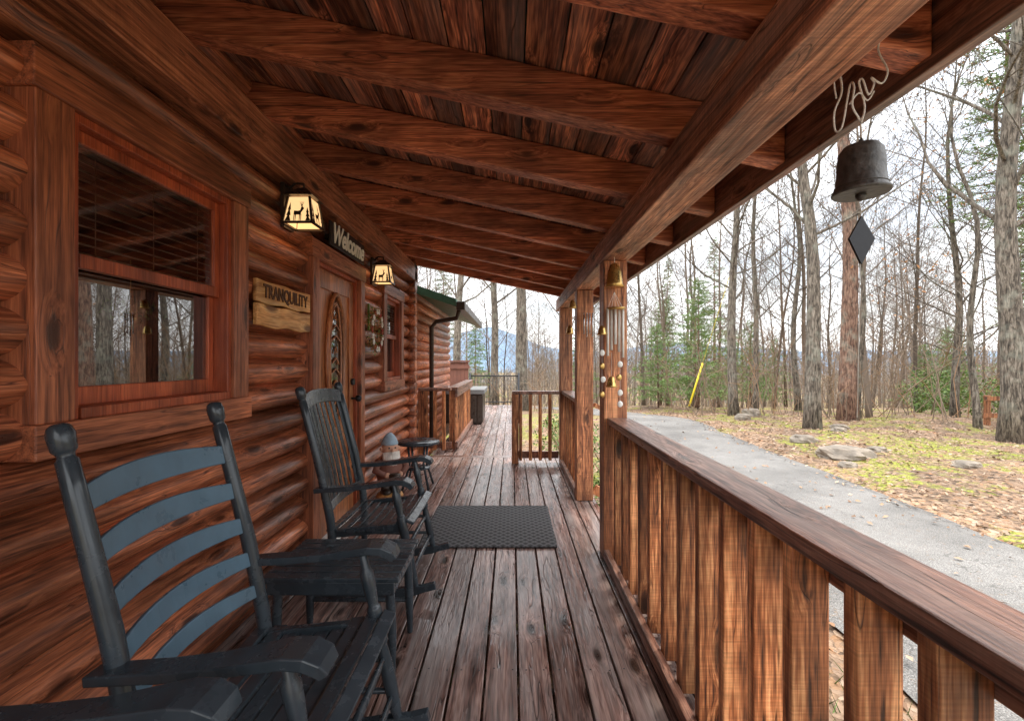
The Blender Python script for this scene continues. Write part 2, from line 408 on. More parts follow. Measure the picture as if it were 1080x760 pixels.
e=empty('front_door',house); d=doorr; c=.10
mb=MB()
mb.box(-1.435,-1.305,d['y0'],d['y0']+c,0.02,d['z1']-.12); mb.box(-1.435,-1.305,d['y1']-c,d['y1'],.02,d['z1']-.12)
mb.obj('door_casing',M['trimz'],e,.004)
mb=MB(); mb.box(-1.435,-1.30,d['y0']-.02,d['y1']+.02,d['z1']-.12,d['z1']); mb.obj('door_head',M['trimy'],e,.004)
a,b=d['y0']+c,d['y1']-c; v=d['z1']-.12
mb=MB()
mb.box(-1.46,-1.34,a,a+.025,.02,v);mb.box(-1.46,-1.34,b-.025,b,.02,v);mb.box(-1.46,-1.34,a+.025,b-.025,v-.025,v)
mb.obj('door_jamb',M['redz'],e,.003)
mb=MB()
a+=.028;b-=.028;v-=.028; ym=(a+b)/2
mb.box(-1.40,-1.372,a,b,.04,v)
for (q0,q1,r0,r1) in [(a+.02,a+.11,.06,v-.02),(b-.11,b-.02,.06,v-.02),(a+.112,b-.112,v-.14,v-.02),(a+.112,b-.112,.06,.26),(a+.112,b-.112,.62,.74)]:
    mb.box(-1.372,-1.358,q0,q1,r0,r1)
mb.box(-1.372,-1.362,a+.15,b-.15,.32,.56)
pts=[(-1.358,ym+.17*math.cos(t),1.33+.5*math.sin(t)) for t in [2*math.pi*k/36 for k in range(37)]]
mb.tube(pts,.018,8,0,False)
pts=[(-1.360,ym+.11*math.cos(t),1.33+.42*math.sin(t)) for t in [2*math.pi*k/36 for k in range(37)]]
mb.tube(pts,.008,6,0,False)
for k in range(10):
    zz=.95+k*.085
    mb.sweep([(-1.362,ym-.10*math.cos(k),zz),(-1.36,ym,zz+.05),(-1.362,ym+.10*math.cos(k),zz+.01)],.012,.01,(0,0,1))
mb.obj('door_leaf',M['door'],e,.003)
mb=MB()
vs=[(-1.369,ym,1.33)]+[(-1.369,ym+.165*math.cos(t),1.33+.49*math.sin(t)) for t in [2*math.pi*k/36 for k in range(36)]]
mb.add(vs,[(0,k+1,(k+1)%36+1) for k in range(36)]); mb.obj('oval_glass',M['glass'],e)
mb=MB(); mb.tube([(-1.36,b-.06,1.0),(-1.31,b-.06,1.0)],.01,8); mb.ball((-1.30,b-.06,1.0),.03); mb.tube([(-1.36,b-.06,1.14),(-1.335,b-.06,1.14)],.028,14)
mb.obj('door_knob',M['dark'],e)
mb=MB(); mb.box(-1.45,-1.27,d['y0']+.02,d['y1']-.02,.004,.035); mb.obj('threshold',M['white'],e,.004)

def zr(x): return 2.6-.2167*(x+1.35)
mb=MB(); mb.box(-1.43,-1.27,-1.5,6.15,2.37,2.585); mb.obj('ledger_beam',M['ledger'],house,.006)
ys=[1.13+.61*k for k in range(-4,9)]
mb=MB()
for y in ys:
    t=.085; j=R.uniform(-.006,.006); x0,x1=-1.5,1.05
    y0=y+j; y1=y0+t
    mb.hexa([(x0,y0,zr(x0)),(x1,y0,zr(x1)),(x1,y1,zr(x1)),(x0,y1,zr(x0)),(x0,y0,zr(x0)+.165),(x1,y0,zr(x1)+.165),(x1,y1,zr(x1)+.165),(x0,y1,zr(x0)+.165)])
mb.obj('rafters',M['rafter'],house,.007)
mb=MB(); x=-1.5
while x<1.12:
    w=R.choice([.135,.14,.145]); y=-1.5+R.uniform(-.5,0)
    while y<6.28:
        L=R.choice([1.22,1.83,2.44,2.44,3.05]); y2=min(y+L,6.3); a=max(y,-1.5)
        if y2>a:
            o=.168; x1=x+w-.006
            dz=R.uniform(0,.004)
            mb.hexa([(x,a,zr(x)+o+dz),(x1,a,zr(x1)+o+dz),(x1,y2-.003,zr(x1)+o+dz),(x,y2-.003,zr(x)+o+dz),(x,a,zr(x)+o+.02),(x1,a,zr(x1)+o+.02),(x1,y2-.003,zr(x1)+o+.02),(x,y2-.003,zr(x)+o+.02)])
        y+=L
    x+=w
mb.obj('ceiling_boards',M['ceil'],house)
mb=MB()
x0,x1=-6.2,1.2
mb.hexa([(x0,-1.6,zr(x0)+.20),(x1,-1.6,zr(x1)+.20),(x1,6.35,zr(x1)+.20),(x0,6.35,zr(x0)+.20),(x0,-1.6,zr(x0)+.24),(x1,-1.6,zr(x1)+.24),(x1,6.35,zr(x1)+.24),(x0,6.35,zr(x0)+.24)])
mb.obj('porch_roof',M['roof'],house)  # unseen metal sheet over the ceiling boards, added to block light from above
mb=MB(); mb.box(1.053,1.093,-1.6,6.33,2.055,zr(1.09)+.195); mb.obj('fascia_board',M['cap'],house,.004)
mb=MB(); mb.box(.60,.775,-1.5,6.2,1.985,zr(.775)-.003); mb.obj('header_beam',M['beam'],house,.006)
g=empty('rear_eave',house)
mb=MB(); mb.hexa([(-3.5,6.5,3.0),(-.80,6.5,2.09),(-.80,10.2,2.09),(-3.5,10.2,3.0),(-3.5,6.5,3.13),(-.80,6.5,2.20),(-.80,10.2,2.20),(-3.5,10.2,3.13)]); mb.obj('green_roof',M['roof'],g)
mb=MB(); mb.sweep([(-.73,6.45,2.10),(-.73,10.2,2.10)],.12,.12,(1,0,0)); mb.tube([(-.76,6.55,2.04),(-.80,6.58,1.93),(-1.1,6.6,1.88),(-1.17,6.62,1.8),(-1.17,6.62,.05)],.035,8); mb.obj('gutter_and_downspout',M['gutter'],g,.01)
mb=MB(); z=-.3
while z<2.3:
    mb.tube([(-1.45,6.12,z+p/2),(-1.45,10.1,z+p/2)],.082,10); z+=p
mb.obj('rear_log_wall',M['log'],g)

# ------------------------------------------------------------ sconces, signs
def sconce(name,y,z):
    mb=MB(); x=-1.335
    mb.box(x-.01,x+.012,y-.06,y+.06,z-.12,z+.14,0)
    cx=x+.10
    def ring(zz,h): return [Vector((cx-h,y-h,zz)),Vector((cx+h,y-h,zz)),Vector((cx+h,y+h,zz)),Vector((cx-h,y+h,zz))]
    a=ring(z-.10,.085); b=ring(z+.055,.062); t=ring(z+.12,.022); b2=ring(z+.06,.085)
    for k in range(4):
        k2=(k+1)%4
        mb.sweep([a[k],b[k]],.012,.012,(1,0,.01),0)
        mb.sweep([a[k],a[k2]],.012,.012,(0,0,1),0)
        q=[a[k].lerp(Vector((cx,y,z)),.04),a[k2].lerp(Vector((cx,y,z)),.04),b[k2].lerp(Vector((cx,y,z)),.04),b[k].lerp(Vector((cx,y,z)),.04)]
        mb.add(q,[(0,1,2,3)],1)
        mb.add([b2[k],b2[k2],t[k2],t[k]],[(0,1,2,3)],0)
        def fp(u,v,off=1.03):
            pnt=(a[k]*(1-u)+a[k2]*u)*(1-v)+(b[k]*(1-u)+b[k2]*u)*v
            cc=Vector((cx,y,pnt.z)); return cc+(pnt-cc)*off
        for (uc,h,w) in ((.18,.75,.10),(.86,.55,.09)):
            for lv in range(3):
                v0=.05+h*lv*.28
                mb.add([fp(uc-w*(1-lv*.2),v0),fp(uc+w*(1-lv*.2),v0),fp(uc,v0+h*.42)],[(0,1,2)],0)
        mb.add([fp(.36,.28),fp(.62,.28),fp(.64,.46),fp(.5,.43),fp(.36,.44)],[(0,1,2,3,4)],0)
        for lx in (.37,.42,.56,.61): mb.add([fp(lx,.05),fp(lx+.022,.05),fp(lx+.03,.3),fp(lx-.005,.3)],[(0,1,2,3)],0)
        mb.add([fp(.58,.42),fp(.64,.38),fp(.74,.52),fp(.70,.60),fp(.63,.58)],[(0,1,2,3,4)],0)
        for ax in (.56,.62,.68,.74): mb.add([fp(.64,.58),fp(.665,.58),fp(ax+.01,.80),fp(ax,.80)],[(0,1,2,3)],0)
    mb.add(b2,[(0,1,2,3)],0)
    mb.tube([(cx,y,z+.115),(cx,y,z+.15),(cx-.05,y,z+.155),(x,y,z+.11)],.008,8,0)
    mb.obj(name,[M['gutter'],M['amber']])
sconce('wall_lantern',2.70,2.215); sconce('wall_lantern',4.37,2.16)

def text(body,mat,parent,loc,size,shear=0,ext=.003,bold=0):
    cu=bpy.data.curves.new('lettering','FONT'); cu.body=body; cu.size=size; cu.extrude=ext; cu.shear=shear; cu.offset=bold
    cu.align_x='CENTER'; cu.align_y='CENTER'; cu.materials.append(mat)
    o=bpy.data.objects.new('lettering',cu); S.collection.objects.link(o); o.parent=parent
    o.rotation_euler=(math.radians(90),0,math.radians(90)); o.location=loc; return o
e=empty('welcome_sign')
mb=MB(); mb.box(-1.30,-1.285,3.22,3.95,2.145,2.315); mb.box(-1.36,-1.30,3.3,3.34,2.2,2.24);mb.box(-1.36,-1.30,3.8,3.84,2.2,2.24); mb.obj('board',M['dark'],e,.004)
t=text('Welcome',M['ivory'],e,(-1.281,3.585,2.235),.20,.3,.003,.005); t.scale=(.85,1,1)
e=empty('tranquility_sign')
mb=MB()
def plank(y0,y1,z0,z1,x0=-1.338,x1=-1.312):
    n=10; vs=[];fs=[]
    for k in range(n+1):
        y=y0+(y1-y0)*k/n; w=.006*math.sin(k*1.3+z0*9)
        vs+=[(x0,y,z0+w),(x1,y,z0+w),(x1,y,z1+w*.6),(x0,y,z1+w*.6)]
    for k in range(n):
        for j in range(4):
            a=k*4+j;b=k*4+(j+1)%4; fs.append((a,a+4,b+4,b))
    fs.append((0,1,2,3)); q=n*4; fs.append((q+3,q+2,q+1,q))
    mb.add(vs,fs)
plank(2.345,2.965,1.625,1.745); plank(2.345,2.965,1.50,1.618)
mb.obj('planks',M['sign'],e,.006)
t=text('TRANQUILITY',M['letters'],e,(-1.309,2.655,1.686),.10,0,.002,.0025); t.scale=(.80,1,1)

mb=MB(); c=Vector((-1.28,4.25,1.60))
mb.box(-1.345,-1.33,4.235,4.265,1.6,1.85,0)
for k in range(520):
    a=R.uniform(0,6.283); rr=.15+R.gauss(0,.025); q=c+Vector((R.gauss(0,.02),rr*math.cos(a),rr*1.15*math.sin(a)))
    d1=Vector((R.gauss(0,1),R.gauss(0,1),R.gauss(0,1))).normalized()*.028; d2=Vector((R.gauss(0,1),R.gauss(0,1),R.gauss(0,1))).normalized()*.014
    mb.add([q-d2,q+d1*.5+d2*.2,q+d1,q+d1*.4-d2],[(0,1,2,3)],0 if R.random()<.45 else 1)
for k in range(18):
    a=k/18*6.283
    cc=c+Vector((.03,(.155+R.uniform(-.015,.015))*math.cos(a),.175*math.sin(a)))
    for pt_ in range(5):
        aa=pt_*1.257; mb.ball(cc+Vector((0,.017*math.cos(aa),.017*math.sin(aa))),.013,2 if k%3 else 3,6,(.6,1,1))
mb.obj('flower_wreath',[M['leafg'],M['leafo'],M['white'],M['redp']])

# ------------------------------------------------------------ DECK
dk=empty('wooden_deck')
mb=MB(); x=-1.36
nails=MB()
while x<.78:
    x1=min(x+.139,.80)
    mb.box(x,x1-.009,-1.5,6.196,-.035,R.uniform(-.002,.0015))
    yy=-.9
    while yy<6.1:
        for q in (.03,.108):
            cx,cy=x+q+R.uniform(-.004,.004),yy+R.uniform(-.01,.01)
            nails.add([(cx+.0045*math.cos(t*1.047),cy+.0045*math.sin(t*1.047),.0026) for t in range(6)],[(0,1,2,3,4,5)])
        yy+=.406
    x+=.139
mb.obj('porch_boards',M['deck'],dk,.004)
nails.obj('nail_heads',M['dark'],dk)
mb=MB(); mb.box(-1.2,.80,6.203,6.34,-.035,0)
mb.obj('cross_board',M['deckx'],dk,.003)
mb=MB(); x=-1.1
while x<.0:
    mb.box(x,x+.131,6.345,13.5,-.035,R.uniform(-.002,.001)); x+=.139
mb.obj('walkway_boards',M['deck'],dk,.003)
mb=MB()
mb.box(.76,.80,-1.5,3.0,-.28,-.037); mb.box(.76,.80,4.4,6.3,-.28,-.037); mb.box(-.02,.0,6.35,13.5,-.28,-.037);
y=-1.4
while y<6.2: mb.box(-1.36,.755,y,y+.04,-.22,-.037); y+=.406
for y in (-1,1,3.1,4.3,6.2): 
    for x in (-1.2,.6): mb.box(x,x+.12,y,y+.12,-.8,-.222)
for y in (8,10,12): mb.box(-.15,-.03,y,y+.1,-.9,-.04); mb.box(-1.1,-.98,y,y+.1,-.9,-.04)
mb.obj('deck_framing',M['cap'],dk,.003)
mb=MB()
for y in (-.9,3.02,4.28,5.76):
    mb.box(.61,.765,y,y+.155,.003,1.983)
mb.obj('porch_posts',M['post'],house,.006)

def rail_y2(name,x0,x1,y0,y1,top=.94,sp=.182,start=.05):
    e=empty(name)
    mb=MB(); mb.box(x0-.008,x1+.01,y0,y1,top-.042,top); mb.box(x0+.102,x0+.14,y0,y1,top-.14,top-.046); mb.box(x0+.102,x0+.14,y0,y1,.05,.14)
    mb.box(x0-.03,x0+.008,y0,y1,.004,.07); mb.obj('rails',M['cap'],e,.005)
    mb=MB(); y=y0+start
    while y<y1-.05:
        j=R.uniform(-.014,.014)
        mb.box(x0+.012,x0+.100,y+j,y+j+.038,.03,top-.044)
        y+=sp
    mb.obj('balusters',M['bal'],e,.004); return e
rail_y2('porch_railing',.637,.765,-.74,3.017,start=.147)
rail_y2('porch_railing',.637,.765,4.437,5.757)
def rail_x(name,y,x0,x1,top=.93,sp=.125):
    e=empty(name)
    mb=MB(); mb.box(x0,x1,y-.06,y+.07,top-.04,top); mb.box(x0,x1,y+.03,y+.065,.06,.15); mb.obj('rails',M['cap'],e,.005)
    mb=MB(); x=x0+.09
    while x<x1-.05:
        mb.box(x,x+.04,y-.06,y+.028,.05,top-.042); x+=sp
    mb.box(x0-.004,x0+.085,y-.045,y+.05,.003,top-.042); 
    mb.obj('balusters',M['bal'],e,.004)
rail_x('deck_railing',5.84,-.0,.602)
rail_x('deck_railing',6.5,-1.33,-.87)
e=rail_y2('walkway_railing',-.93,-.80,6.6,9.2,.93,.14)

st=empty('porch_steps')
mb=MB()
for k in range(3):
    x=.82+k*.28; z=-.16-.15*k
    mb.box(x,x+.27,3.2,4.25,z-.04,z); mb.box(x,x+.03,3.2,4.25,z-.14,z-.042)
mb.obj('treads',M['deckx'],st,.004)
mb=MB()
for y in (3.1,4.28):
    mb.box(1.55,1.64,y,y+.09,-.6,.42)
    mb.sweep([(.78,y+.045,.90),(1.66,y+.045,.45)],.09,.04,(0,1,0)); mb.sweep([(.78,y+.045,.10),(1.6,y+.045,-.33)],.04,.09,(0,1,0))
    for k in range(5):
        x=.9+k*.13; z=.90-(x-.78)*.51
        mb.box(x,x+.04,y+.01,y+.08,z-.85,z-.03)
mb.obj('handrails',M['bal'],st,.004)

mb=MB(); mb.box(-.66,.32,3.2,4.1,.004,.016); mb.obj('door_mat',M['mat'],None,.004)

# ------------------------------------------------------------ rocking chairs
def chair(name,x,yc,kind,tilt=0):
    mb=MB(); hy=.272
    def bx(z): return -.86-.06*max(0,(z-.4))/.3 if z<.7 else -.92-.12*(z-.7)/.47
    for s_ in (-1,1):
        zs=[.06,.2,.36,.45,.58,.7,.85,1.0,1.09,1.098,1.106,1.115,1.15,1.168,1.175]
        rs=[.018,.022,.023,.024,.023,.024,.023,.023,.022,.017,.017,.024,.027,.022,.012]
        mb.tube([(bx(z),s_*hy,z) for z in zs],rs,14)
        zs=[.07,.12,.2,.28,.33,.34,.40,.46,.47,.53,.58,.60,.645]
        rs=[.016,.02,.024,.022,.017,.024,.025,.025,.017,.022,.024,.015,.015]
        mb.tube([(-.40-.12*(z-.08)/.56,s_*hy,z) for z in zs],rs,14)
        pts=[];hs=[]
        for k in range(17):
            t=k/16; xx=-1.24+t*.95
            zz=.032+.32*(xx+.70)**2
            pts.append((xx,s_*hy,zz)); hs.append(.05 if 1<k<15 else .036)
        mb.sweep(pts,.034,hs,(0,1,0))
        ap=[(-.945,.612),(-.88,.618),(-.78,.624),(-.66,.636),(-.57,.652),(-.50,.664),(-.455,.662),(-.425,.648),(-.41,.628)]
        aw=[.05,.056,.06,.066,.078,.088,.09,.084,.066]
        mb.sweep([(a,s_*(hy+.02),b) for a,b in ap],aw,[.024,.025,.025,.025,.026,.028,.03,.03,.026],(0,1,0),0,False)
        for z in (.17,.28): mb.tube([(bx(z),s_*hy,z),(-.63,s_*hy,z),(-.40-.12*(z-.08)/.56,s_*hy,z)],[.010,.014,.010],8)
        mb.sweep([(-.875,s_*(hy-.012),.365),(-.46,s_*(hy-.012),.405)],.03,.045,(0,1,0))
    for z in (.16,.29): mb.tube([(-.40-.12*(z-.08)/.56,-hy,z),(-.40-.12*(z-.08)/.56,0,z),(-.40-.12*(z-.08)/.56,hy,z)],[.010,.015,.010],8)
    mb.tube([(bx(.2),-hy,.2),(bx(.2),hy,.2)],.012,8)
    n=9
    for k in range(n):
        t=k/(n-1); xx=-.865+.435*t; zz=.385+.05*t-.028*math.sin(math.pi*min(1,t*1.1))+(.0 if k<n-1 else -.006)
        mb.sweep([(xx,-.285,zz+.006),(xx,-.12,zz-.002),(xx,.12,zz-.002),(xx,.285,zz+.006)],.046,.016,(1,0,.09 if k<n-1 else -.4))
    if kind=='ladder':
        for zc,h in ((.525,.055),(.635,.062),(.75,.066),(.87,.070),(.995,.078)):
            pts=[];ws=[]
            for k in range(11):
                u=k/10*2-1; pts.append((bx(zc)-.045*(1-u*u),u*(hy-.012),zc+.012*(1-u*u))); ws.append(h*(.78+.22*(1-u*u)))
            mb.sweep(pts,ws,.013,(-.22,0,1),1)
    else:
        for zc,h in ((.50,.05),(1.085,.085)):
            pts=[(bx(zc)-.03*(1-(k/5-1)**2),(k/5-1)*(hy-.012),zc+(.02*(1-(k/5-1)**2) if h>.06 else 0)) for k in range(11)]
            mb.sweep(pts,h,.022,(-.22,0,1),0)
        for k in range(8):
            u=(k-3.5)/4.1; y=u*(hy-.01); dx=-.03*(1-u*u)
            mb.sweep([(bx(.5)+dx,y,.5),(bx(.7)+dx,y,.7),(bx(1.08)+dx,y,1.08)],.036,.010,(0,1,0),0)
    return mb.obj(name,[M['black'],M['slate']],None,.004,(x,yc,0))
chair('rocking_chair',0,1.315,'ladder')
chair('rocking_chair',-.13,2.775,'slat')
chair('rocking_chair',-.14,.592,'ladder')

def slat_table(name,x,y,w,d,h):
    mb=MB(); n=7
    for k in range(n):
        yy=y-d/2+d*k/n; mb.box(x-w/2,x+w/2,yy,yy+d/n-.008,h-.02,h)
    mb.box(x-w/2+.02,x+w/2-.02,y-d/2+.01,y-d/2+.035,h-.075,h-.022); mb.box(x-w/2+.02,x+w/2-.02,y+d/2-.045,y+d/2-.02,h-.075,h-.022)
    mb.box(x-w/2+.02,x-w/2+.045,y-d/2+.037,y+d/2-.047,h-.075,h-.022); mb.box(x+w/2-.045,x+w/2-.02,y-d/2+.037,y+d/2-.047,h-.075,h-.022)
    for sx in (-1,1):
        for sy in (-1,1):
            px,py=x+sx*(w/2-.05),y+sy*(d/2-.05)
            mb.tube([(px,py,h-.022),(px+sx*.005,py,h-.12),(px+sx*.01,py,.2),(px+sx*.014,py+sy*.004,.001)],[.018,.02,.022,.014],10)
    for sy in (-1,1): mb.tube([(x-w/2+.05,y+sy*(d/2-.05),.16),(x+w/2-.05,y+sy*(d/2-.05),.16)],.011,8)
    mb.obj(name,M['black'],None,.004)
slat_table('slatted_side_table',-.74,2.05,.56,.42,.44)

mb=MB(); c=(-.98,4.75,0)
mb.lathe(c,[(.0,.455),(.215,.455),(.222,.465),(.222,.475),(.215,.485),(.0,.486)],28)
for k in range(4):
    a=math.pi/4+k*math.pi/2
    mb.tube([(c[0]+.12*math.cos(a),c[1]+.12*math.sin(a),.455),(c[0]+.10*math.cos(a),c[1]+.10*math.sin(a),.25),(c[0]+.19*math.cos(a),c[1]+.19*math.sin(a),.002)],[.012,.011,.013],8)
mb.lathe((c[0],c[1],.2),[(.0,0),(.13,0),(.13,.012),(.0,.012)],20)
mb.obj('round_side_table',M['black'])

# painted garden gnome: pale cap close to the head, beard, brown coat, arms round a pot
mb=MB(); c=Vector((0,0,0))
mb.lathe(c,[(.0,.001),(.10,.001),(.105,.03),(.09,.05),(.0,.05)],18,0)
for s_ in (-1,1): 
    mb.tube([c+Vector((0,s_*.035,.04)),c+Vector((0,s_*.035,.14))],[.04,.034],10,3); mb.ball(c+Vector((.03,s_*.038,.065)),.038,3,10,(1.5,1,.7))
mb.lathe(c,[(.04,.11),(.095,.14),(.105,.2),(.095,.27),(.07,.33),(.04,.36)],18,4)
mb.lathe(c,[(.099,.195),(.109,.197),(.109,.215),(.099,.217)],18,3)
mb.ball(c+Vector((0,0,.40)),.066,1,14)
mb.ball(c+Vector((.066,0,.395)),.015,1,8)
for s_ in (-1,1):
    mb.ball(c+Vector((.058,s_*.024,.412)),.008,3,6); mb.ball(c+Vector((0,s_*.066,.40)),.017,1,8)
    mb.tube([c+Vector((0,s_*.08,.31)),c+Vector((.03,s_*.12,.24)),c+Vector((.09,s_*.06,.21))],[.032,.03,.022],8,4); mb.ball(c+Vector((.10,s_*.05,.21)),.023,1,8)
for k in range(9):
    a=(k-4)*.25; mb.tube([c+Vector((.048*math.cos(a),.058*math.sin(a),.375)),c+Vector((.075*math.cos(a),.06*math.sin(a),.33)),c+Vector((.085,.03*math.sin(a),.25))],[.02,.02,.005],6,2)
mb.lathe(c+Vector((-.005,0,.432)),[(.064,0),(.067,.008),(.062,.02),(.055,.04),(.038,.07),(.016,.09),(.002,.095)],16,5)
mb.lathe(c+Vector((.12,0,.15)),[(.0,0),(.03,0),(.045,.03),(.045,.07),(.03,.075)],12,3)
o=mb.obj('garden_gnome_statue',[M['sign'],M['skin'],M['beige'],M['gutter'],M['shed'],M['blue']],None,0,(-1.17,4.36,0)); o.scale=(1.22,1.22,1.2); o.rotation_euler=(0,0,-1.0)

# ------------------------------------------------------------ bell wind chime
D=1.10
e=empty('bell_wind_chime')
mb=MB(); c=P(908,205,D); s=.93/F*D
prof=[(27,0),(28.5,2),(27.5,4.5),(24.5,9),(23.2,24),(22.6,38),(21.2,48),(17,54),(9,57),(3,58),(2,62),(.5,64)]
mb.lathe(c,[(r*s,z*s) for r,z in prof],32)
mb.lathe(c,[(25*s,1*s),(22*s,16*s),(20*s,40*s)],24)
mb.tube([(c.x+25*s*math.cos(t*.1963),c.y+25*s*math.sin(t*.1963),c.z+9*s) for t in range(33)],.7*s,5)
mb.tube([P(908,208,D),P(908,160,D)],.002,5)
mb.ball(P(908,207,D),.012)
mb.obj('bell',M['rustiron'],e)
mb=MB(); q=[P(908,228,D),P(922,252,D),P(908,279,D),P(895,252,D)]
dd=Vector((0,.003,0)); mb.add([a-dd for a in q]+[a+dd for a in q],[(3,2,1,0),(4,5,6,7),(0,1,5,4),(1,2,6,5),(2,3,7,6),(3,0,4,7)])
mb.obj('wind_catcher',M['dark'],e)
mb=MB()
mb.tube([P(908,208,D),P(908,230,D)],.0012,4); mb.tube([P(907,278,D),P(906,340,D+.01),P(904,440,D)],.0012,4)
def rope(pp,r=.0023):
    pts=[P(a,b,D+R.uniform(-.01,.012)) for a,b in pp]
    out=[]
    for i in range(len(pts)-1):
        for k in range(4):
            t=k/4; p0=pts[max(i-1,0)];p1=pts[i];p2=pts[i+1];p3=pts[min(i+2,len(pts)-1)]
            out.append(.5*((2*p1)+(p2-p0)*t+(2*p0-5*p1+4*p2-p3)*t*t+(3*p1-p0-3*p2+p3)*t**3))
    out.append(pts[-1]); mb.tube(out,r,6)
rope([(908,145),(907,128),(899,112),(901,92),(897,88),(893,108),(888,134),(881,138),(880,118),(888,95),(884,60),(898,30),(912,6),(916,12),(908,20)])
rope([(908,130),(912,112),(906,88),(910,84),(916,100),(922,88),(919,82),(930,88),(936,74),(926,52),(934,30),(948,4),(952,8),(944,26)])
rope([(896,110),(906,98),(915,106),(922,96)],.0018)
rope([(882,104),(880,80),(891,44),(903,22)],.0018)
mb.obj('cords',M['rope'],e)

D=2.93
e=empty('brass_wind_chime')
mb=MB()
def bell(px,py,r,h,mat=0):
    c=P(px,py,D); mb.lathe(c,[(r,0),(r*.85,h*.15),(r*.7,h*.6),(r*.45,h*.9),(.002,h)],16,mat)
bell(648,303,.064,.16); bell(635,353,.034,.06); bell(645,408,.038,.07)
mb.tube([P(648,278,D),P(648,265,D)],.002,4,1)
for k in range(5):
    x=638+k*4; L=[50,44,38,46,52][k]
    mb.tube([P(x+3,325,D+.02*(k%2)),P(x+3,325+L,D+.02*(k%2))],.0085,8,1); mb.tube([P(x+3,325,D),P(648,308,D)],.001,3,1)
mb.lathe(P(650,326,D),[(.0,0),(.06,0),(.06,.01),(.0,.01)],16,0)
mb.tube([P(645,372,D),P(645,398,D)],.001,3,1); mb.tube([P(635,318,D),P(635,420,D-.01)],.001,3,1); mb.tube([P(654,370,D-.02),P(654,428,D-.02)],.001,3,1)
for (px,py,m_) in [(635,372,1),(635,386,0),(636,400,1),(635,416,0),(654,384,1),(653,398,0),(654,414,1),(654,426,1)]:
    mb.ball(P(px,py,D-.02),.018,m_,10,(1,.3,1.15))
mb.obj('chime',[M['brass'],M['white']],e)
mb=MB()
D=4.2
bell(601,352,.04,.08); bell(604,300+25,.04,.08); mb.tube([P(601,343,D),P(603,318,D)],.002,4)
for k in range(4): mb.tube([P(616+k*3,330,D),P(616+k*3,352+3*(k%2),D)],.007,6,1)
mb.obj('hanging_chime',[M['brass'],M['silver']])

mb=MB(); mb.tube([(.88,1.165,-.5),(.88,1.145,.66),(.88,1.145,.72)],[.014,.014,.004],8); mb.obj('green_garden_stake',M['green'])

# ------------------------------------------------------------ TERRAIN
def sm(t): t=max(0,min(1,t)); return t*t*(3-2*t)
def xl(y): return 2.0+.1*y-(.0 if y<14 else .02*(y-14)**2)
def xr(y): return 4.55+.1*y+.15*math.sin(y*.4)-(.0 if y<14 else .02*(y-14)**2)
def ondrive(x,y,m=0): return y<45 and xl(y)-m<x<xr(y)+m
def gh0(x,y):
    s=y+.12*max(x,0)
    return -.55-7.0*sm((s-15)/70)-.35*sm((s-13.5)/8)
def gh(x,y):
    z=gh0(x,y)
    far=sm((x-xr(min(y,45))-.1)/2.5)
    if y>40: far=1
    amp=far*(.22 if abs(y)<60 else .6)
    z+=amp*noise.noise(Vector((x*.35,y*.35,0)))+far*.05*noise.noise(Vector((x*1.7,y*1.7,3)))+far*.10
    if y<45 and xl(y)-.25<x<xr(y)+.05: z-=.05
    return z
def grid(xs,ys,zf):
    vs=[(x,y,zf(x,y)) for y in ys for x in xs]; n=len(xs)
    return vs,[(j*n+i,j*n+i+1,(j+1)*n+i+1,(j+1)*n+i) for j in range(len(ys)-1) for i in range(n-1)]
def spaced(a,k,m): return [a*math.sinh(k*t/m)/math.sinh(k) for t in range(-m,m+1)]
xs=[4+v for v in spaced(900,6.4,120)]; ysp=[6+v for v in spaced(900,6.4,120)]
mb=MB(); vs,fs=grid(xs,ysp,gh); mb.add(vs,fs,0,True); mb.obj('ground',M['ground'])
mb=MB(); ysd=[-30+.25*k for k in range(300)]; vs=[];fs=[]; n=9
for y in ysd:
    a,b=xl(y)+.05*noise.noise(Vector((0,y*1.3,0))),xr(y)+.14*noise.noise(Vector((9,y*1.1,0)))+.07*noise.noise(Vector((9,y*4,0)))
    for k in range(n):
        x=a+(b-a)*k/(n-1); vs.append((x,y,gh0(x,y)+.012-(.04 if k in(0,n-1) else 0)))
for j in range(len(ysd)-1):
    for i in range(n-1): q=j*n+i; fs.append((q,q+1,q+n+1,q+n))
mb.add(vs,fs,0,True); mb.obj('driveway',M['asphalt'])
mb=MB(); vs=[];fs=[]; n=160
rows_=((330,-12),(400,10),(500,26),(600,42),(720,48))
for r_,hmax in rows_:
    for k in range(n+1):
        a=math.radians(-80+220*k/n); deg=math.degrees(a)
        pk=.3+.95*math.exp(-((deg+3)/7)**2)+.3*math.exp(-((deg-22)/9)**2)
        h=(hmax*pk*(.8+.4*noise.noise(Vector((k*.12,r_*.01,0)))+.08*noise.noise(Vector((k*.6,r_,0))))) if hmax>0 else hmax
        vs.append((math.sin(a)*r_,math.cos(a)*r_,h))
for j in range(len(rows_)-1):
    for k in range(n): q=j*(n+1)+k; fs.append((q,q+1,q+n+2,q+n+1))
mb.add(vs,fs,0,True); mb.obj('hills',M['hill'])

